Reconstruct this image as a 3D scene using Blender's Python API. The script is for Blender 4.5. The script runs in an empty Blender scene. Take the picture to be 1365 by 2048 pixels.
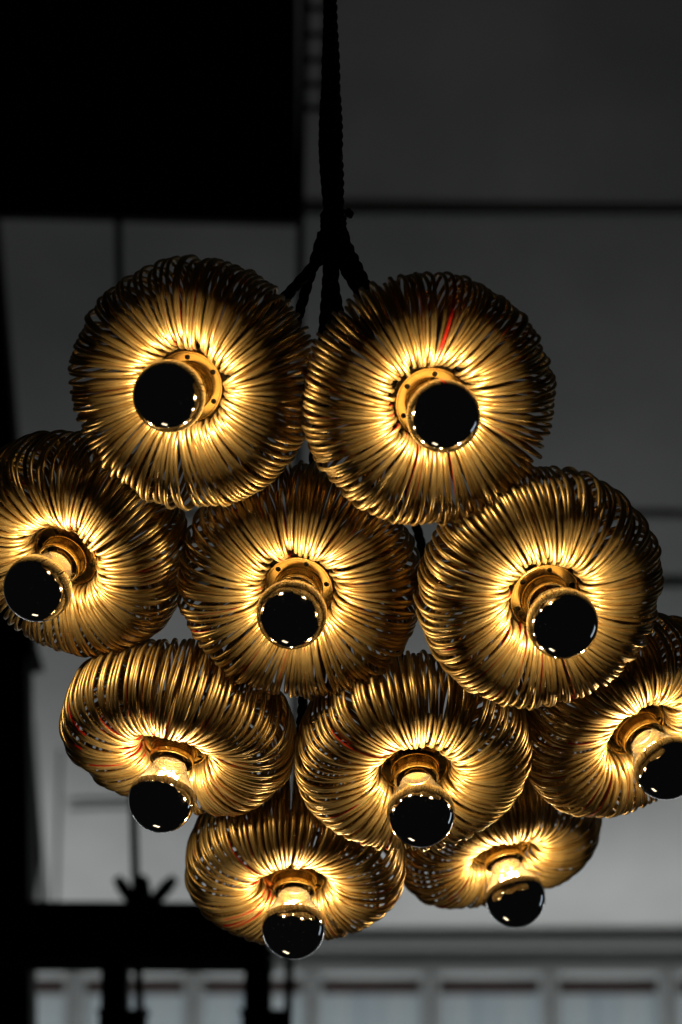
import bpy, bmesh, math, random
from mathutils import Vector, Matrix
PI = math.pi
random.seed(7)
sc = bpy.context.scene
col = sc.collection

# ---------------------------------------------------------------- camera
FPX = 85 / 36 * 2048                       # focal length in photograph pixels
PITCH = math.radians(25)
CAM = Vector((0, 0, 1.6))
FWD = Vector((0, math.cos(PITCH), math.sin(PITCH)))
UP = Vector((0, -math.sin(PITCH), math.cos(PITCH)))
RIGHT = Vector((1, 0, 0))
cam = bpy.data.cameras.new('camera')
cam.sensor_fit = 'VERTICAL'; cam.sensor_height = 36; cam.sensor_width = 24; cam.lens = 85
cam.clip_start = 0.05; cam.clip_end = 200
cam.dof.use_dof = True; cam.dof.focus_distance = 2.13; cam.dof.aperture_fstop = 4.6
co = bpy.data.objects.new('camera', cam); col.objects.link(co)
co.location = CAM; co.rotation_euler = (PI / 2 + PITCH, 0, 0)
sc.camera = co

def ray(x, y):
    return FWD + RIGHT * ((x - 682.5) / FPX) + UP * ((1024 - y) / FPX)
def at_y(x, y, Y):                          # the point a pixel shows on the upright plane at distance Y
    r = ray(x, y)
    return CAM + r * (Y / r.y)

# ---------------------------------------------------------------- world, room light, exposure
w = bpy.data.worlds.new('World'); sc.world = w; w.use_nodes = True
w.node_tree.nodes['Background'].inputs[0].default_value = (0.95, 0.95, 0.95, 1)
w.node_tree.nodes['Background'].inputs[1].default_value = 0.0024
def area(name, loc, target, sx, sy, power, color):
    l = bpy.data.lights.new(name, 'AREA'); l.shape = 'RECTANGLE'; l.size = sx; l.size_y = sy
    l.energy = power; l.color = color
    o = bpy.data.objects.new(name, l); col.objects.link(o)
    o.location = loc
    o.rotation_euler = (Vector(target) - Vector(loc)).to_track_quat('-Z', 'Y').to_euler()
    return o
# daylight that comes in through the row of windows, low on the far wall
area('window_daylight', (0.6, 8.80, 3.2), (0.6, 7.6, 5.0), 7.0, 0.3, 25, (0.975, 1.0, 0.995))
# two lit spots of the room that the mirrored bulbs show: a warm lamp lower down beyond, a window to the right
area('shop_lamp', (-0.55, 3.2, 0.75), (0, 2.1, 2.3), 0.42, 0.30, 1.0, (1.0, 0.80, 0.50))
area('side_window_daylight', (3.4, 4.0, 2.3), (0, 2.0, 2.4), 0.5, 1.3, 1.2, (0.72, 0.86, 1.0))
sc.view_settings.view_transform = 'Standard'; sc.view_settings.look = 'None'
sc.view_settings.exposure = 0; sc.view_settings.gamma = 1
sc.view_settings.use_curve_mapping = False
cy = sc.cycles
cy.use_denoising = True
try: cy.denoiser = 'OPENIMAGEDENOISE'
except Exception: pass
cy.caustics_reflective = False; cy.caustics_refractive = False
cy.max_bounces = 8; cy.diffuse_bounces = 4; cy.glossy_bounces = 5; cy.transparent_max_bounces = 12
cy.sample_clamp_indirect = 4

# ---------------------------------------------------------------- materials
def mat(name, base, rough=0.5, metal=0.0, spec=0.5):
    m = bpy.data.materials.new(name); m.use_nodes = True
    b = m.node_tree.nodes['Principled BSDF']
    b.inputs['Base Color'].default_value = (*base, 1)
    b.inputs['Roughness'].default_value = rough
    b.inputs['Metallic'].default_value = metal
    b.inputs['Specular IOR Level'].default_value = spec
    return m
def noisy(m, c0, c1, scale, detail=4, r0=None, r1=None, stretch=None, bump=0.0, bscale=None):
    nt = m.node_tree; N = nt.nodes; b = N['Principled BSDF']
    tc = N.new('ShaderNodeTexCoord'); no = N.new('ShaderNodeTexNoise'); ra = N.new('ShaderNodeValToRGB')
    src = tc.outputs['Object']
    if stretch:
        mp = N.new('ShaderNodeMapping'); mp.inputs['Scale'].default_value = stretch
        nt.links.new(src, mp.inputs['Vector']); src = mp.outputs['Vector']
    nt.links.new(src, no.inputs['Vector'])
    no.inputs['Scale'].default_value = scale; no.inputs['Detail'].default_value = detail
    ra.color_ramp.elements[0].position = 0.3; ra.color_ramp.elements[1].position = 0.7
    ra.color_ramp.elements[0].color = (*c0, 1); ra.color_ramp.elements[1].color = (*c1, 1)
    nt.links.new(no.outputs['Fac'], ra.inputs['Fac']); nt.links.new(ra.outputs['Color'], b.inputs['Base Color'])
    if r0 is not None:
        mr = N.new('ShaderNodeMapRange'); mr.inputs['To Min'].default_value = r0; mr.inputs['To Max'].default_value = r1
        nt.links.new(no.outputs['Fac'], mr.inputs['Value']); nt.links.new(mr.outputs['Result'], b.inputs['Roughness'])
    if bump:
        n2 = N.new('ShaderNodeTexNoise'); n2.inputs['Scale'].default_value = bscale or scale
        nt.links.new(src, n2.inputs['Vector'])
        bp = N.new('ShaderNodeBump'); bp.inputs['Strength'].default_value = bump; bp.inputs['Distance'].default_value = 0.002
        nt.links.new(n2.outputs['Fac'], bp.inputs['Height']); nt.links.new(bp.outputs['Normal'], b.inputs['Normal'])
    return m
M = {}
M['wire'] = noisy(mat('gold_wire', (0.6, 0.43, 0.17), 0.4, 0.8), (0.54, 0.365, 0.14), (0.70, 0.50, 0.21), 60, 3, 0.32, 0.48)
M['wire_dark'] = noisy(mat('gold_wire_brown', (0.46, 0.31, 0.12), 0.42, 0.72), (0.36, 0.215, 0.065), (0.50, 0.315, 0.105), 60, 3, 0.34, 0.5)
M['red'] = mat('red_wire', (0.60, 0.022, 0.01), 0.35)
M['green'] = mat('green_wire', (0.03, 0.16, 0.05), 0.35)
M['brass'] = noisy(mat('brass', (0.4, 0.3, 0.12), 0.25, 1.0), (0.26, 0.185, 0.068), (0.42, 0.30, 0.115), 90, 4, 0.11, 0.25)
M['rubber'] = mat('black_rubber', (0.012, 0.010, 0.009), 0.55)
M['cord'] = noisy(mat('black_braided_cord', (0.01, 0.01, 0.011), 0.8), (0.006, 0.006, 0.007), (0.016, 0.015, 0.016), 400, 2)
M['silver'] = mat('silvered_glass', (0.80, 0.80, 0.82), 0.03, 1.0)
nt = M['silver'].node_tree; b = nt.nodes['Principled BSDF']   # a little settled dust
tc = nt.nodes.new('ShaderNodeTexCoord'); vo = nt.nodes.new('ShaderNodeTexVoronoi'); vo.inputs['Scale'].default_value = 260
oi = nt.nodes.new('ShaderNodeObjectInfo'); ad = nt.nodes.new('ShaderNodeVectorMath')
nt.links.new(tc.outputs['Object'], ad.inputs[0]); nt.links.new(oi.outputs['Random'], ad.inputs[1]); nt.links.new(ad.outputs[0], vo.inputs['Vector'])
cr = nt.nodes.new('ShaderNodeMapRange'); cr.inputs['From Min'].default_value = 0.02; cr.inputs['From Max'].default_value = 0.10; cr.inputs['To Min'].default_value = 0.65; cr.inputs['To Max'].default_value = 1.0
nt.links.new(vo.outputs['Distance'], cr.inputs['Value']); nt.links.new(cr.outputs['Result'], b.inputs['Metallic'])
sm = nt.nodes.new('ShaderNodeTexNoise'); sm.inputs['Scale'].default_value = 45; sr = nt.nodes.new('ShaderNodeMapRange')
sr.inputs['From Min'].default_value = 0.4; sr.inputs['From Max'].default_value = 0.75; sr.inputs['To Min'].default_value = 0.012; sr.inputs['To Max'].default_value = 0.09
nt.links.new(ad.outputs[0], sm.inputs['Vector']); nt.links.new(sm.outputs['Fac'], sr.inputs['Value']); nt.links.new(sr.outputs['Result'], b.inputs['Roughness'])
M['silver_in'] = mat('silvering_inside', (0.75, 0.62, 0.42), 0.45, 0.6)
M['black'] = noisy(mat('black_steel', (0.006, 0.006, 0.0065), 0.75, 0, 0.15), (0.004, 0.004, 0.0045), (0.008, 0.008, 0.009), 8, 4)
M['plaster'] = noisy(mat('white_plaster', (0.6, 0.61, 0.6), 0.9), (0.45, 0.46, 0.455), (0.70, 0.705, 0.69), 1.3, 6, bump=0.2, bscale=12)  # broad mottling puts the ceiling's soft shadow patches into the plaster colour
M['paint'] = noisy(mat('painted_window_wood', (0.55, 0.57, 0.57), 0.55), (0.47, 0.49, 0.49), (0.57, 0.59, 0.59), 4, 4)
M['brown'] = noisy(mat('brown_wood', (0.08, 0.045, 0.04), 0.6), (0.06, 0.035, 0.03), (0.11, 0.06, 0.05), 9, 4)
M['lightrail'] = mat('light_grey_wood', (0.30, 0.31, 0.31), 0.7)
M['greyrail'] = mat('grey_wood', (0.13, 0.13, 0.135), 0.7)
# daylit curtain behind the panes
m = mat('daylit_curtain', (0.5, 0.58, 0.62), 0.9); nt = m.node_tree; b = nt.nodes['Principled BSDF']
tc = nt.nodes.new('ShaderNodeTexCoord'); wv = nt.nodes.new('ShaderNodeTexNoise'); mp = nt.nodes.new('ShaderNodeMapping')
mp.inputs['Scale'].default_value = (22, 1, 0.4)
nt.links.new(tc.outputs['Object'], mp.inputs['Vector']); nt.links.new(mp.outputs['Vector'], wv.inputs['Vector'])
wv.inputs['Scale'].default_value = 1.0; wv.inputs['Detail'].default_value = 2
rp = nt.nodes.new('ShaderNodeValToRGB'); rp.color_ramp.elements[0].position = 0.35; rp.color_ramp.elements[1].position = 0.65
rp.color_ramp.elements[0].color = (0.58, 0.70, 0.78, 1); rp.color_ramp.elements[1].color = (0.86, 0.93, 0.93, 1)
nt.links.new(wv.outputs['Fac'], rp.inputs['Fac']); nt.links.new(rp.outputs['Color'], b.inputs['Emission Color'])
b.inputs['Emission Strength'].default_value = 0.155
M['curtain'] = m
# clear glass thin wall: mostly see-through, a little bloom film, fresnel shine
m = bpy.data.materials.new('bulb_glass'); m.use_nodes = True; nt = m.node_tree; nt.nodes.clear()
out = nt.nodes.new('ShaderNodeOutputMaterial'); tr = nt.nodes.new('ShaderNodeBsdfTransparent'); gl = nt.nodes.new('ShaderNodeBsdfGlossy')
tl = nt.nodes.new('ShaderNodeBsdfTranslucent'); mx = nt.nodes.new('ShaderNodeMixShader'); m2 = nt.nodes.new('ShaderNodeMixShader')
fr = nt.nodes.new('ShaderNodeFresnel'); fr.inputs['IOR'].default_value = 1.45
tr.inputs[0].default_value = (1.0, 0.97, 0.9, 1); gl.inputs['Roughness'].default_value = 0.03
tl.inputs['Color'].default_value = (1.0, 0.8, 0.5, 1)
mx.inputs[0].default_value = 0.026
nt.links.new(tr.outputs[0], mx.inputs[1]); nt.links.new(tl.outputs[0], mx.inputs[2])
nt.links.new(fr.outputs[0], m2.inputs[0]); nt.links.new(mx.outputs[0], m2.inputs[1]); nt.links.new(gl.outputs[0], m2.inputs[2])
nt.links.new(m2.outputs[0], out.inputs[0]); M['glass'] = m
m = bpy.data.materials.new('hot_filament'); m.use_nodes = True; nt = m.node_tree
b = nt.nodes['Principled BSDF']; b.inputs['Base Color'].default_value = (0.2, 0.1, 0.03, 1)
b.inputs['Emission Color'].default_value = (1.0, 0.74, 0.36, 1); b.inputs['Emission Strength'].default_value = 110
M['filament'] = m
m = bpy.data.materials.new('window_glass'); m.use_nodes = True; nt = m.node_tree; nt.nodes.clear()
out = nt.nodes.new('ShaderNodeOutputMaterial'); tr = nt.nodes.new('ShaderNodeBsdfTransparent'); gl = nt.nodes.new('ShaderNodeBsdfGlossy')
mx = nt.nodes.new('ShaderNodeMixShader'); mx.inputs[0].default_value = 0.06
gl.inputs['Roughness'].default_value = 0.05
nt.links.new(tr.outputs[0], mx.inputs[1]); nt.links.new(gl.outputs[0], mx.inputs[2]); nt.links.new(mx.outputs[0], out.inputs[0])
M['pane'] = m

# ---------------------------------------------------------------- helpers
def link(o, parent=None):
    col.objects.link(o)
    if parent: o.parent = parent
    return o
def tag(o, label=None, cat=None, group=None, kind=None):
    if label: o['label'] = label
    if cat: o['category'] = cat
    if group: o['group'] = group
    if kind: o['kind'] = kind
    return o
def empty(name, loc):
    o = bpy.data.objects.new(name, None); o.empty_display_size = 0.05; o.location = loc
    return link(o)
def to_obj(name, bm, mats, parent=None, smooth=True):
    me = bpy.data.meshes.new(name)
    bmesh.ops.recalc_face_normals(bm, faces=bm.faces)
    bm.to_mesh(me); bm.free()
    for mm in (mats if isinstance(mats, list) else [mats]): me.materials.append(mm)
    if smooth:
        for p in me.polygons: p.use_smooth = True
    return link(bpy.data.objects.new(name, me), parent)
def sharp(o, ang=35):
    o.data.set_sharp_from_angle(angle=math.radians(ang)); return o
def lathe(prof, seg=48, close=False):
    bm = bmesh.new(); rows = []
    for r, z in prof:
        if r < 1e-6: rows.append([bm.verts.new((0, 0, z))])
        else: rows.append([bm.verts.new((r * math.cos(2 * PI * k / seg), r * math.sin(2 * PI * k / seg), z)) for k in range(seg)])
    pairs = list(zip(rows, rows[1:])) + ([(rows[-1], rows[0])] if close else [])
    for a, c in pairs:
        for k in range(seg):
            k2 = (k + 1) % seg
            if len(a) == 1: bm.faces.new((a[0], c[k], c[k2]))
            elif len(c) == 1: bm.faces.new((a[k], c[0], a[k2]))
            else: bm.faces.new((a[k], c[k], c[k2], a[k2]))
    return bm
def add_tube(bm, pts, rad, seg=8, caps=True, closed=False):
    pts = [Vector(p) for p in pts]; n = len(pts); rows = []
    t0 = (pts[1] - pts[0]).normalized()
    ref = Vector((0, 0, 1)) if abs(t0.z) < 0.9 else Vector((1, 0, 0))
    u = t0.cross(ref).normalized()
    for i, p in enumerate(pts):
        a = pts[i - 1] if i > 0 else pts[0]; c = pts[i + 1] if i < n - 1 else pts[-1]
        t = (c - a).normalized(); u = (u - t * u.dot(t)).normalized(); v = t.cross(u)
        r = rad[i] if isinstance(rad, (list, tuple)) else rad
        rows.append([bm.verts.new(p + (u * math.cos(2 * PI * k / seg) + v * math.sin(2 * PI * k / seg)) * r) for k in range(seg)])
    for a, c in zip(rows, rows[1:]):
        for k in range(seg): bm.faces.new((a[k], a[(k + 1) % seg], c[(k + 1) % seg], c[k]))
    if caps: bm.faces.new(rows[0][::-1]); bm.faces.new(rows[-1])
    return bm
def add_box(bm, lo, hi, bev=0.0):
    r = bmesh.ops.create_cube(bm, size=1)
    for v in r['verts']:
        v.co = Vector([(lo[i] + hi[i]) / 2 + v.co[i] * (hi[i] - lo[i]) for i in range(3)])
    if bev:
        es = list({e for v in r['verts'] for e in v.link_edges})
        bmesh.ops.bevel(bm, geom=es, offset=bev, segments=2, affect='EDGES', profile=0.6)
    return bm
def add_bar(bm, p0, p1, wx, wy, bev=0.0):   # rectangular bar between two points, wx wide across, wy deep
    p0 = Vector(p0); p1 = Vector(p1); d = (p1 - p0); L = d.length; z = d.normalized()
    yv = Vector((0, 1, 0)); x = yv.cross(z)
    if x.length < 0.1: x = Vector((1, 0, 0))
    x.normalize(); y = z.cross(x)
    r = bmesh.ops.create_cube(bm, size=1)
    vs = r['verts']
    for v in vs:
        c = v.co.copy(); v.co = p0 + x * (c.x * wx) + y * (c.y * wy) + z * ((c.z + 0.5) * L)
    if bev:
        es = list({e for v in vs for e in v.link_edges})
        bmesh.ops.bevel(bm, geom=es, offset=bev, segments=2, affect='EDGES', profile=0.6)
    return bm

# ================================================================= SETTING: far wall, windows, sloping ceiling
WY = 9.0                                     # the window wall
def zpx(y, Y=WY, x=682.5): return at_y(x, y, Y).z
def xpx(x, y=2000, Y=WY): return at_y(x, y, Y).x
zc = zpx(1885)                               # underside of the cornice
# wall: piers between the windows carried up to the cornice, built round the openings
pitch = xpx(1100) - xpx(862)
x0 = xpx(862)
zt, zb = zpx(1936), 2.35                     # window heads and sills
edges = [x0 + pitch * k for k in range(-7, 7)]
bm = bmesh.new()
add_box(bm, (edges[0] - 1.2, WY, zt), (edges[-1] + 1.2, WY + 0.25, zc + 0.25))
add_box(bm, (edges[0] - 1.2, WY, 0.6), (edges[-1] + 1.2, WY + 0.25, zb))
add_box(bm, (edges[0] - 1.2, WY, zb), (edges[0] - 0.02, WY + 0.25, zt)); add_box(bm, (edges[-1] + 0.02, WY, zb), (edges[-1] + 1.2, WY + 0.25, zt))
wall = tag(to_obj('window_wall', bm, M['plaster'], smooth=False), kind='structure')
bm = bmesh.new(); add_box(bm, (edges[0] - 1.2, WY - 0.05, zc - 0.03), (edges[-1] + 1.2, WY - 0.003, zc + 0.02), 0.012)
to_obj('cornice', bm, M['lightrail'], wall, smooth=False)
nwin = 0
for i, (a, c) in enumerate(zip(edges, edges[1:])):
    win = empty('window', ((a + c) / 2, WY, zb))
    nwin += 1
    def loc(v): return (v[0] - (a + c) / 2, v[1] - WY, v[2] - zb)
    bm = bmesh.new(); fw = 0.033
    add_box(bm, loc((a + .004, WY - 0.03, zb)), loc((a + fw, WY + 0.10, zt)), 0.006)
    add_box(bm, loc((c - fw, WY - 0.03, zb)), loc((c - .004, WY + 0.10, zt)), 0.006)
    add_box(bm, loc((a + fw, WY - 0.026, zt - 0.03)), loc((c - fw, WY + 0.096, zt)), 0.006)
    add_box(bm, loc((a + fw, WY - 0.026, zb)), loc((c - fw, WY + 0.096, zb + 0.05)), 0.006)
    to_obj('frame', bm, M['paint'], win, smooth=False)
    bm = bmesh.new(); add_box(bm, loc((a + fw, WY + 0.03, zb + 0.05)), loc((c - fw, WY + 0.036, zt - 0.03)))
    to_obj('pane', bm, M['pane'], win, smooth=False)
    bm = bmesh.new(); add_box(bm, loc((a + fw + .004, WY + 0.042, zt - 0.082)), loc((c - fw - .004, WY + 0.085, zt - 0.034)), 0.01)
    to_obj('blind_rail', bm, M['brown'], win, smooth=False)
    # pleated curtain, folds as real geometry
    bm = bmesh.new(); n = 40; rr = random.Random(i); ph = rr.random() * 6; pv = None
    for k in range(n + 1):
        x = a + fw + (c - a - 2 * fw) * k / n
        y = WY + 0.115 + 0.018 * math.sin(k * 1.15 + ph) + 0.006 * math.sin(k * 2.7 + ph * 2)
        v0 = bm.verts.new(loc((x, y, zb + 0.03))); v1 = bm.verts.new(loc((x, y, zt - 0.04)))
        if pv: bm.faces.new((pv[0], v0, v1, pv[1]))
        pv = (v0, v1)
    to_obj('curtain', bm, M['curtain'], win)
    cx = 682.5 + ((a + c) / 2) / (WY / ray(682.5, 2000).y) * FPX
    tag(win, None, 'window', 'row of curtained windows at the far wall')
    win['px'] = cx
# only the windows the picture shows keep their place; label them by their order
wins = sorted([o for o in col.objects if o.name.split('.')[0] == 'window'], key=lambda o: o['px'])
vis = [o for o in wins if -20 < o['px'] < 1500]
for o in wins:
    if o not in vis:
        for ch in list(o.children): bpy.data.objects.remove(ch)
        bpy.data.objects.remove(o)
words = ['leftmost', 'second from the left', 'third from the left', 'fourth from the left', 'fifth from the left', 'sixth from the left', 'seventh from the left']
for k, o in enumerate(vis):
    o['label'] = 'blurred pale framed window with grey blue curtain, ' + (words[k] if k < len(vis) - 1 else 'rightmost') + ' along bottom edge'
    del o['px']

# sloping ceiling in bays, with purlins where the photograph shows lines
SL = math.tan(math.radians(24)); zc0 = zc + 0.03
def slope_hit(x, y):                         # the point of the ceiling slope a pixel shows
    r = ray(x, y)                            # z = zc0 + (WY - Y) * SL
    t = (zc0 + WY * SL - CAM.z) / (r.z + SL * r.y)
    return CAM + r * t
bm = bmesh.new()
ya, yb = 3.2, WY
nx, ny = 24, 24; rows = []
for j in range(ny + 1):
    Y = yb + 0.2 + (ya - yb - 0.2) * j / ny
    rows.append([bm.verts.new((-4.2 + 8.8 * k / nx, Y, zc0 + (WY - Y) * SL + 0.002 * math.sin(k * .9 + j * .35))) for k in range(nx + 1)])
for a, c in zip(rows, rows[1:]):
    for k in range(nx): bm.faces.new((a[k], a[k + 1], c[k + 1], c[k]))
tag(to_obj('ceiling', bm, M['plaster']), kind='structure')
ceiling = bpy.data.objects['ceiling']
for y, hgt, dep, mm in ((430, 0.02, 0.003, 'paint'), (1034, 0.02, 0.005, 'plaster'), (1170, 0.03, 0.014, 'greyrail')):
    p = slope_hit(682, y); bm = bmesh.new()
    add_bar(bm, (-4.1, p.y, p.z - dep * 0.4), (4.5, p.y, p.z - dep * 0.4), dep, hgt, 0.008)
    to_obj('purlin', bm, M[mm], ceiling, smooth=False)
p0 = slope_hit(138, 1606); p1 = slope_hit(330, 1600); bm = bmesh.new()
add_bar(bm, p0 + Vector((0, 0, -.02)), p1 + Vector((0, 0, -.02)), 0.02, 0.012, 0.004)
to_obj('batten', bm, M['paint'], ceiling, smooth=False)

# ================================================================= black steel frame that hangs behind the lamps
FY = 4.6
fr = empty('steel_frame', at_y(300, 1860, FY)); fo = fr.location.copy()
def fp(x, y, Y=FY): return at_y(x, y, Y) - fo
bm = bmesh.new(); add_bar(bm, fp(-60, 1872), fp(540, 1876), 0.108, 0.10, 0.008)
to_obj('beam', bm, M['black'], fr, smooth=False)
for x in (232, 517):
    bm = bmesh.new(); add_bar(bm, fp(x, 1905, FY), fp(x - 4, 2300, FY), 0.052, 0.05, 0.005)
    to_obj('post', bm, M['black'], fr, smooth=False)
    bm = bmesh.new(); add_bar(bm, fp(x + 15, 2026, FY - .06), fp(x + 13, 2120, FY - .06), 0.088, 0.05, 0.005)
    to_obj('bracket', bm, M['black'], fr, smooth=False)
for pts in (((233, -60), (238, 500), (268, 1640), (281, 2060)), ((610, -60), (602, 430), (590, 1500), (576, 2060))):
    bm = bmesh.new(); P = [fp(x, y, FY - 0.09) for x, y in pts]
    add_tube(bm, P, 0.0085, 10); to_obj('rod', bm, M['black'], fr)
bm = bmesh.new(); add_tube(bm, [fp(281, 1752, FY - .09), fp(282, 1762, FY - .09), fp(284, 1800, FY - .09), fp(284, 1815, FY - .09)], [.009, .017, .02, .02], 12)
nut = to_obj('turnbuckle', bm, M['black'], fr)
for (xa, ya_), (xb, yb_) in (((234, 1756), (274, 1814)), ((350, 1756), (298, 1814))):
    bm = bmesh.new(); P = [fp(xa, ya_, FY - .09), fp(xa * .7 + xb * .3, ya_ * .7 + yb_ * .3, FY - .09), fp(xb, yb_, FY - .09)]
    add_tube(bm, P, [.009, .0135, .012], 10); to_obj('wing', bm, M['black'], fr)
tag(fr, 'blurred black steel beam with posts and thin hanging rods, lower left behind lamps', 'frame')
# the big black panel the rods pass
bm = bmesh.new(); q = [at_y(-80, -80, FY + .05), at_y(594, -80, FY + .05), at_y(597, 442, FY + .05), at_y(-80, 426, FY + .05)]
f_ = [bm.verts.new(v) for v in q]; b_ = [bm.verts.new(v + Vector((0, 0.03, 0))) for v in q]
bm.faces.new(f_); bm.faces.new(b_[::-1])
for k in range(4): bm.faces.new((f_[k], b_[k], b_[(k + 1) % 4], f_[(k + 1) % 4]))
bmesh.ops.bevel(bm, geom=list(bm.edges), offset=0.006, segments=2, affect='EDGES')
tag(to_obj('hanging_panel', bm, M['black'], smooth=False), 'large flat black panel hanging at upper left behind the lamps', 'panel')
# rung strip beside the cord bundle
lad = empty('cable_ladder', at_y(632, 220, FY - .02)); lo_ = lad.location.copy()
for x in (612, 652):
    bm = bmesh.new(); add_tube(bm, [at_y(x + (4 if x > 640 else 4), -60, FY - .02) - lo_, at_y(x - 4, 226, FY - .02) - lo_], 0.006, 8); to_obj('rail', bm, M['black'], lad)
for y in (-30, 17, 70, 120, 169, 217):
    bm = bmesh.new(); add_tube(bm, [at_y(611, y, FY - .02) - lo_, at_y(654, y, FY - .02) - lo_], 0.0075, 8); to_obj('rung', bm, M['black'], lad)
tag(lad, 'narrow black ladder-like strip with rungs beside the cord bundle at top', 'cable ladder')
# dark leaning post and struts at the left edge
pp = empty('leaning_post', at_y(20, 1900, 4.9)); po = pp.location.copy()
for name, a, c, wd in (('post', (-62, 380), (16, 1330), 0.128), ('post', (16, 1330), (22, 2120), 0.095)):
    bm = bmesh.new(); add_bar(bm, at_y(*a, 4.9) - po, at_y(*c, 4.9) - po, wd, 0.1, 0.01); to_obj(name, bm, M['black'], pp, smooth=False)
for a, c, wd in (((60, 1440), (88, 1830), 0.03), ((122, 1500), (112, 1830), 0.010), ((-4, 1960), (60, 1500), 0.016)):
    bm = bmesh.new(); add_bar(bm, at_y(*a, 7.6) - po, at_y(*c, 7.6) - po, wd, 0.02, 0.003); to_obj('strut', bm, M['paint'], pp, smooth=False)
tag(pp, 'blurred black leaning post with slanted struts along the left edge', 'post')

# ================================================================= the ten lamps
BULB_L = 0.056                               # flange to the middle of the globe
def place(fx, fy, bx, by, d):                # a lamp's foot and axis from its flange, its globe and the globe's size
    B = CAM + ray(bx, by) * (0.060 * FPX / d); r = ray(fx, fy); q = CAM - B
    a = r.dot(r); b = 2 * r.dot(q); c = q.dot(q) - BULB_L ** 2
    s = (-b + math.sqrt(max(b * b - 4 * a * c, 0))) / (2 * a)
    F = CAM + r * s; n = (B - F).normalized()
    y = (UP - n * UP.dot(n)).normalized(); x = y.cross(n)
    return Matrix((x, y, n)).transposed().to_4x4(), F, n

# --- shared meshes -------------------------------------------------
RC, ZC = 0.0676, -0.013
def ring_mesh(kind, seed):
    """One bent wire ring, in its own radial plane: x = out from the lamp's axis, z = along it."""
    rr = random.Random(seed)
    lay = seed % 3
    rin = 0.0322 + 0.0033 * lay + rr.uniform(-.0008, .0008)
    rout = 0.1045 + rr.uniform(-.0035, .003)
    cx, a = (rin + rout) / 2 - RC, (rout - rin) / 2
    b = 0.0400 + (0, .0034, .0017)[lay] + rr.uniform(-.0006, .0006)
    ei, eo = rr.uniform(1.9, 2.0), rr.uniform(2.3, 2.5); wob = rr.uniform(-.0009, .0009); wp = rr.uniform(0, 6); lean = rr.uniform(-.03, .03)
    bm = bmesh.new(); n = 52; rows = []
    hw, ht = 0.00168, 0.0015                # flat oval wire
    sec = [(math.cos(t) , math.sin(t)) for t in [2 * PI * k / 10 for k in range(10)]]
    def P(t):
        c, s = math.cos(t), math.sin(t)
        e = ei if c < 0 else eo
        x = a * math.copysign(abs(c) ** (2 / e), c); z = b * (.84 if s > 0 else 1.10) * math.copysign(abs(s) ** (2 / e), s)
        x, z = x * math.cos(lean) - z * math.sin(lean) * .6, x * math.sin(lean) * .6 + z * math.cos(lean)
        z += .0 * x + .012 * max(0, -x / a) ** 2
        return Vector((cx + x, wob * math.sin(2 * t + wp), z))
    for k in range(n):
        t = 2 * PI * k / n
        p = P(t); tan = (P(t + .01) - P(t - .01)).normalized(); side = Vector((0, 1, 0)); nor = tan.cross(side).normalized(); side = nor.cross(tan)
        rows.append([bm.verts.new(p + side * (hw * math.copysign(abs(u) ** .8, u)) + nor * (ht * math.copysign(abs(v) ** .8, v))) for u, v in sec])
    s0 = rr.randrange(n); s1 = rr.randrange(12, 34)
    for k in range(n):
        A, B = rows[k], rows[(k + 1) % n]
        for j in range(10):
            f = bm.faces.new((A[j], A[(j + 1) % 10], B[(j + 1) % 10], B[j]))
            if kind in (1, 2) and j in (3, 4, 5) and ((k - s0) % n) < s1: f.material_index = kind
            if kind == 3 and j not in (0, 9): f.material_index = 1
    bmesh.ops.recalc_face_normals(bm, faces=bm.faces)
    me = bpy.data.meshes.new('wire_ring'); bm.to_mesh(me); bm.free()
    for mm in (M['wire'] if seed % 5 else M['wire_dark'], M['red'], M['green']): me.materials.append(mm)
    for p in me.polygons: p.use_smooth = True
    return me
PLAIN = [ring_mesh(0, s) for s in range(24)]
REDS = [ring_mesh(1, s + 100) for s in range(9)]
GREENS = [ring_mesh(2, s + 200) for s in range(2)]
FULLRED = ring_mesh(3, 301)

def flange_mesh():
    bm = bmesh.new(); R0, R1 = 0.0293, 0.0175
    def loop(r, cx, cy, n, z): return [bm.verts.new((cx + r * math.cos(2 * PI * k / n), cy + r * math.sin(2 * PI * k / n), z)) for k in range(n)]
    def sheet(z):
        ls = [loop(R0, 0, 0, 60, z), loop(R1, 0, 0, 48, z)]
        for h in range(6):
            t = PI / 6 + h * PI / 3
            ls.append(loop(0.0023, .0252 * math.cos(t), .0247 * math.sin(t), 16, z))
        es = [bm.edges.new((l[k], l[(k + 1) % len(l)])) for l in ls for k in range(len(l))]
        bmesh.ops.triangle_fill(bm, edges=es, use_beauty=True)
        return ls
    A, B = sheet(0.0), sheet(0.0016)
    for la, lb in zip(A, B):
        for k in range(len(la)): bm.faces.new((la[k], la[(k + 1) % len(la)], lb[(k + 1) % len(lb)], lb[k]))
    return bm
def mesh_of(bm, mats, ang=40):
    bmesh.ops.recalc_face_normals(bm, faces=bm.faces)
    me = bpy.data.meshes.new('m'); bm.to_mesh(me); bm.free()
    for mm in mats: me.materials.append(mm)
    for p in me.polygons: p.use_smooth = True
    me.set_sharp_from_angle(angle=math.radians(ang)); return me
SH = {}
SH['flange'] = mesh_of(flange_mesh(), [M['brass']])
SH['rim'] = mesh_of(lathe([(.0281, .0017), (.0281, .0026), (.0286, .0031), (.0296, .0031), (.0302, .0025), (.0302, -.001), (.0295, -.001), (.0295, .0017)], 64, True), [M['brass']])
SH['back_plate'] = mesh_of(lathe([(0, -.0045), (.0320, -.0045), (.0327, -.0038), (.0327, -.0018), (.0319, -.0012), (0, -.0012)], 48), [M['rubber']])
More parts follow.
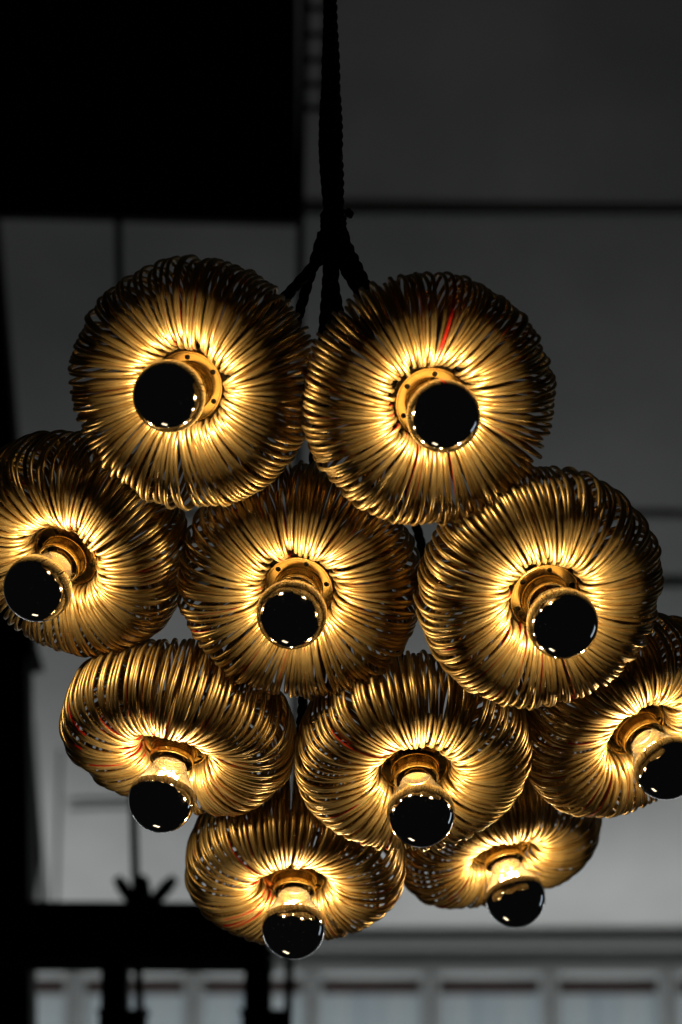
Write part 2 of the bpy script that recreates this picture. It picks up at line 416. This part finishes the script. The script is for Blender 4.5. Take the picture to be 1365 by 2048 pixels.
# knurled ring, then a screw thread, then the collar that grips the shade
def knurl(r, z0, z1, n=72, d=.00045):
    bm = bmesh.new(); rows = []
    for z, k_ in ((z0, 0), (z0 + .0004, 1), (z1 - .0006, 1), (z1, 0)):
        rows.append([bm.verts.new(((r + (d if j % 2 else -d) * k_ - (0 if k_ else d)) * math.cos(PI * j / n), (r + (d if j % 2 else -d) * k_ - (0 if k_ else d)) * math.sin(PI * j / n), z)) for j in range(2 * n)])
    rows.append([bm.verts.new((.016 * math.cos(PI * j / n), .016 * math.sin(PI * j / n), z1)) for j in range(2 * n)])
    for a, c in zip(rows, rows[1:]):
        for j in range(2 * n): bm.faces.new((a[j], a[(j + 1) % (2 * n)], c[(j + 1) % (2 * n)], c[j]))
    return bm
SH['knurled_ring'] = mesh_of(knurl(.0213, .0017, .0052), [M['brass']], 25)
def thread():
    bm = bmesh.new(); seg = 56; turns = 4.0; z0, z1 = .0053, .0127; rows = []
    nz = 40
    for i in range(nz + 1):
        z = z0 + (z1 - z0) * i / nz; row = []
        for k in range(seg):
            ph = (i / nz) * turns - k / seg
            row.append(bm.verts.new(((.0189 + .0007 * math.cos(2 * PI * ph)) * math.cos(2 * PI * k / seg), (.0189 + .0007 * math.cos(2 * PI * ph)) * math.sin(2 * PI * k / seg), z)))
        rows.append(row)
    for a, c in zip(rows, rows[1:]):
        for k in range(seg): bm.faces.new((a[k], a[(k + 1) % seg], c[(k + 1) % seg], c[k]))
    return bm
SH['threaded_sleeve'] = mesh_of(thread(), [M['brass']], 60)
SH['collar'] = mesh_of(lathe([(.0190, .0122), (.0196, .0125), (.0200, .0131), (.0200, .0166), (.0196, .0174), (.0188, .0177), (.0180, .0174), (.0176, .0168), (.0176, .0105), (.0165, .0100), (0, .0100)], 56), [M['brass']], 30)
SH['screw_cap'] = mesh_of(lathe([(.0128, .0098)] + [(.0131 + .0006 * math.cos(i * PI / 2), .0105 + .0009 * i) for i in range(10)] + [(.0148, .0205), (.0148, .0215)], 40), [M['brass']], 50)
# bulb: clear neck up to the silvered edge, silvered front
GC, GR = BULB_L, 0.030
edge = -0.0075
neck = [(.0146, .0195), (.0153, .0220), (.0168, .0262), (.0190, .0305), (.0216, .0350), (.0246, .0400), (.0270, .0440)]
t1 = math.asin(edge / GR); ze = GC + edge; re = math.sqrt(GR ** 2 - edge ** 2)
neck += [(.0282, .0462), (re, ze)]
SH['glass'] = mesh_of(lathe(neck, 56), [M['glass']], 80)
cap = [(GR * math.cos(t), GC + GR * math.sin(t)) for t in [t1 + (PI / 2 - t1) * k / 26 for k in range(27)]]; cap[-1] = (0, GC + GR)
SH['mirror_cap'] = mesh_of(lathe(cap, 72), [M['silver']], 80)
g2 = GR - .0007
cin = [(g2 * math.cos(t), GC + g2 * math.sin(t)) for t in [t1 + (PI / 2 - t1) * k / 14 for k in range(15)]]; cin[-1] = (0, GC + g2)
SH['mirror_lining'] = mesh_of(lathe(cin, 40), [M['silver_in']], 80)
bm = bmesh.new()
fil = [(.0085 * math.cos(t) , .0085 * math.sin(t), .0338 + .0014 * math.sin(t * 9)) for t in [PI * .15 + 1.7 * PI * k / 60 for k in range(61)]]
add_tube(bm, fil, .0009, 6); SH['filament'] = mesh_of(bm, [M['filament']])
bm = lathe([(.0062, .0205), (.0045, .0225), (.0032, .0245), (.0030, .0275), (.0036, .0285), (0, .0290)], 16)
for k in range(5):
    t = PI * .15 + 1.7 * PI * k / 4
    add_tube(bm, [(.002 * math.cos(t), .002 * math.sin(t), .0285), (.0085 * math.cos(t), .0085 * math.sin(t), .0338)], .00025, 5)
SH['stem'] = mesh_of(bm, [M['glass']])
bm = bmesh.new()
add_tube(bm, [((.0335 * math.cos(2 * PI * k / 48)), .0335 * math.sin(2 * PI * k / 48), -.008) for k in range(49)], .0022, 8, False)
add_tube(bm, [((.0325 * math.cos(2 * PI * k / 48)), .0325 * math.sin(2 * PI * k / 48), -.034) for k in range(49)], .0022, 8, False)
for k in range(6):
    t = k * PI / 3; add_tube(bm, [(.0335 * math.cos(t), .0335 * math.sin(t), -.008), (.0325 * math.cos(t), .0325 * math.sin(t), -.034), (.012 * math.cos(t), .012 * math.sin(t), -.062)], .0016, 6)
add_tube(bm, [(0, 0, -.004), (0, 0, -.030), (0, 0, -.066), (0, 0, -.076)], [.014, .014, .012, .006], 16)
SH['core'] = mesh_of(bm, [M['rubber']])

def part(name, key, parent):
    return link(bpy.data.objects.new(name, SH[key]), parent)

def vcatenary(p0, d0, p1, d1, n=28):         # hermite run of a cord
    pts = []
    for i in range(n + 1):
        t = i / n; h = (2 * t ** 3 - 3 * t ** 2 + 1, t ** 3 - 2 * t ** 2 + t, -2 * t ** 3 + 3 * t ** 2, t ** 3 - t ** 2)
        pts.append(p0 * h[0] + d0 * h[1] + p1 * h[2] + d1 * h[3])
    return pts
def twisted(bm, pts, r, pitch_, strands=3, seg=7):
    # resample finely and lay strands in a helix round the run
    P = [pts[0]]; S = [0]
    for a, c in zip(pts, pts[1:]): S.append(S[-1] + (c - a).length)
    L = S[-1]; n = max(12, int(L / pitch_ * 9)); out = []
    j = 0
    for i in range(n + 1):
        s = L * i / n
        while j < len(S) - 2 and S[j + 1] < s: j += 1
        t = (s - S[j]) / max(S[j + 1] - S[j], 1e-9); out.append((pts[j].lerp(pts[j + 1], min(t, 1)), s))
    for q in range(strands):
        ln = []; u = None
        for i, (p, s) in enumerate(out):
            a = out[max(i - 1, 0)][0]; c = out[min(i + 1, n)][0]; tan = (c - a).normalized()
            if u is None: u = tan.orthogonal().normalized()
            u = (u - tan * u.dot(tan)).normalized(); v = tan.cross(u); an = 2 * PI * (s / pitch_ + q / strands)
            ln.append(p + (u * math.cos(an) + v * math.sin(an)) * r * .47)
        add_tube(bm, ln, r * .56, seg)

KNOT = CAM + ray(668, 486) * 2.16
LAMPS = [
 # flange x, y, globe x, y, globe px, swirl deg, label
 (378, 772, 339, 792, 147, 5, 'upper left pendant lamp of gold wire rings, mirrored bulb pointing left toward the viewer'),
 (862, 806, 887, 832, 149, -4, 'upper right pendant lamp of gold wire rings with one fully red ring above its bulb'),
 (134, 1108, 77, 1175, 139, 8, 'gold ring pendant lamp cut by the left edge, bulb pointing to lower left'),
 (597.5, 1177, 584, 1228, 142, -3, 'gold ring pendant lamp in the very middle of the cluster, below the two top lamps'),
 (1089, 1192, 1125, 1246, 144.6, 5, 'gold ring pendant lamp right of the middle one, bulb pointing to lower right'),
 (351, 1491, 324.5, 1598, 134.6, -9, 'gold ring pendant lamp at lower left with many red-edged rings, hanging bulb down'),
 (830, 1532, 842, 1626, 137, 8, 'gold ring pendant lamp below the middle one, between lower left and right edge lamps'),
 (1269, 1454, 1331, 1533, 133, 9, 'gold ring pendant lamp cut by the right edge, its bulb at the picture border'),
 (589, 1754, 587.5, 1854.5, 127, -8, 'lowest gold ring pendant lamp, bulb hanging straight down below all others'),
 (1001, 1696, 1031, 1794, 121, 10, 'smallest gold ring pendant lamp at lower right back, glowing filament showing in clear bulb neck'),
]
top_ends = []
for li, (fx, fy, bx, by, d, swirl, label) in enumerate(LAMPS):
    Mx, F, n = place(fx, fy, bx, by, d)
    rr = random.Random(40 + li)
    lamp = empty('pendant_lamp', F)
    lamp.rotation_euler = Mx.to_euler()
    tag(lamp, label, 'pendant lamp', 'cluster of ring shade pendant lamps')
    # holder
    fl = part('flange', 'flange', lamp)
    part('flange_rim', 'rim', fl); part('knurled_ring', 'knurled_ring', fl); part('threaded_sleeve', 'threaded_sleeve', fl); part('collar', 'collar', fl)
    fl.rotation_euler = (0, 0, rr.uniform(-.35, .35))
    part('back_plate', 'back_plate', lamp)
    # bulb
    bu = part('bulb', 'glass', lamp)
    part('mirror_cap', 'mirror_cap', bu); part('mirror_lining', 'mirror_lining', bu); part('screw_cap', 'screw_cap', bu); part('stem', 'stem', bu)
    f = part('filament', 'filament', bu); f.rotation_euler = (0, 0, rr.uniform(0, 6))
    pl = bpy.data.lights.new('bulb_light', 'POINT'); pl.energy = 0.58 * rr.uniform(.88, 1.12); pl.color = (1.0, 0.785, 0.455); pl.shadow_soft_size = 0.007
    po_ = link(bpy.data.objects.new('bulb_light', pl), bu); po_.location = (0, 0, 0.0385)
    # shade: rings threaded on a core
    core = part('shade_core', 'core', lamp)
    N = 128
    ang = []
    t = 0
    for k in range(N):
        t += 1 + rr.uniform(-.28, .28) + (rr.uniform(.4, .8) if rr.random() < .025 else 0) - .15 * math.sin(k * .55 + li)
        ang.append(t)
    off = rr.uniform(0, 6)
    kred = min(range(N), key=lambda k: abs(math.sin((off + 2 * PI * ang[k] / t - PI / 2) / 2 + .06)))
    for k, a in enumerate(ang):
        th = off + 2 * PI * a / t
        x = rr.random()
        red_p = 0.40 if li == 5 else 0.24
        me = rr.choice(REDS) if x < red_p else rr.choice(GREENS) if x < red_p + .012 else PLAIN[(k + 3 * rr.randrange(8)) % 24]
        if li == 1 and k == kred: me = FULLRED
        o = bpy.data.objects.new('wire_ring', me)
        cx, sx_ = math.cos(th), math.sin(th)
        yaw = math.radians(swirl + 3.5 * math.sin(th * 3 + li) + 2.5 * math.sin(th * 7 + 2 * li) + rr.gauss(0, 1.0)); roll = math.radians(1.5 * math.sin(th * 5 + li) + rr.gauss(0, 1.0))
        o.matrix_local = Matrix.Translation((RC * cx, RC * sx_, ZC)) @ Matrix.Rotation(th, 4, 'Z') @ Matrix.Rotation(yaw, 4, 'Z') @ Matrix.Rotation(roll, 4, 'X') @ Matrix.Diagonal((1 + .02 * math.sin(2 * th + 3 * li) + .015 * math.sin(9 * th + li), 1, 1 + .05 * math.sin(3 * th + li) + .03 * math.sin(8 * th + 2 * li), 1))
        link(o, core)
        o.matrix_local = Matrix.Translation((RC * cx, RC * sx_, ZC)) @ Matrix.Rotation(th, 4, 'Z') @ Matrix.Rotation(yaw, 4, 'Z') @ Matrix.Rotation(roll, 4, 'X') @ Matrix.Diagonal((1 + .02 * math.sin(2 * th + 3 * li) + .015 * math.sin(9 * th + li), 1, 1 + .05 * math.sin(3 * th + li) + .03 * math.sin(8 * th + 2 * li), 1))
    # cord from the back of the shade up to the tie
    inv = Mx.transposed()
    back = F - n * 0.072
    a = 2 * PI * li / 10
    end = KNOT + Vector((.010 * math.cos(a), .008 * math.sin(a), .01))
    dist = (end - back).length
    pts = vcatenary(back, (end - back) - n * dist * .03, end, (end - back).normalized() * dist)
    bm = bmesh.new()
    twisted(bm, [inv.to_3x3() @ (p - F) for p in pts], 0.0050, 0.034)
    to_obj('cord', bm, M['cord'], lamp)

# ================================================================= the tied bundle of cords above the lamps
cb = empty('cord_bundle', KNOT)
rr = random.Random(5)
path = [(668, 490, 0), (667, 400, 0), (662, 300, .01), (662, 200, .02), (662, 100, .02), (661, 0, .03), (659, -100, .04)]
wid = [.0068, .0060, .0082, .0062, .0042, .0026, .0024]
cen = [CAM + ray(x, y) * (2.16 + dz * 2) - KNOT for x, y, dz in path]
# smooth the run
run = []
for i in range(len(cen) - 1):
    for j in range(5): run.append(cen[i].lerp(cen[i + 1], j / 5))
run.append(cen[-1])
for k in range(6):
    a = 2 * PI * k / 6; pts = []
    for i, p in enumerate(run):
        j = min(i // 5, len(wid) - 2); w_ = wid[j] + (wid[j + 1] - wid[j]) * (i / 5 - j)
        tw = a + i * .16
        pts.append(p + Vector((w_ * math.cos(tw), w_ * math.sin(tw) * .9, 0)))
    bm = bmesh.new(); twisted(bm, pts, 0.0040, 0.03, 3, 6); to_obj('cord', bm, M['cord'], cb)
bm = bmesh.new()
hel = []
for i in range(120):
    t = i / 119; a = t * 2 * PI * 7; p = cen[0].lerp(cen[1], -.1 + .8 * t)
    hel.append(p + Vector((.0108 * math.cos(a), .0104 * math.sin(a), 0)))
add_tube(bm, hel, .0014, 7)
e0 = hel[-1]; add_tube(bm, [e0, e0 + Vector((.003, -.002, .001)), e0 + Vector((.0045, -.003, -.002)), e0 + Vector((.003, -.003, -.005))], .0032, 8)
to_obj('cord_tie', bm, M['cord'], cb)
tag(cb, 'thick bundle of twisted black cords tied above the lamp cluster', 'cord bundle')
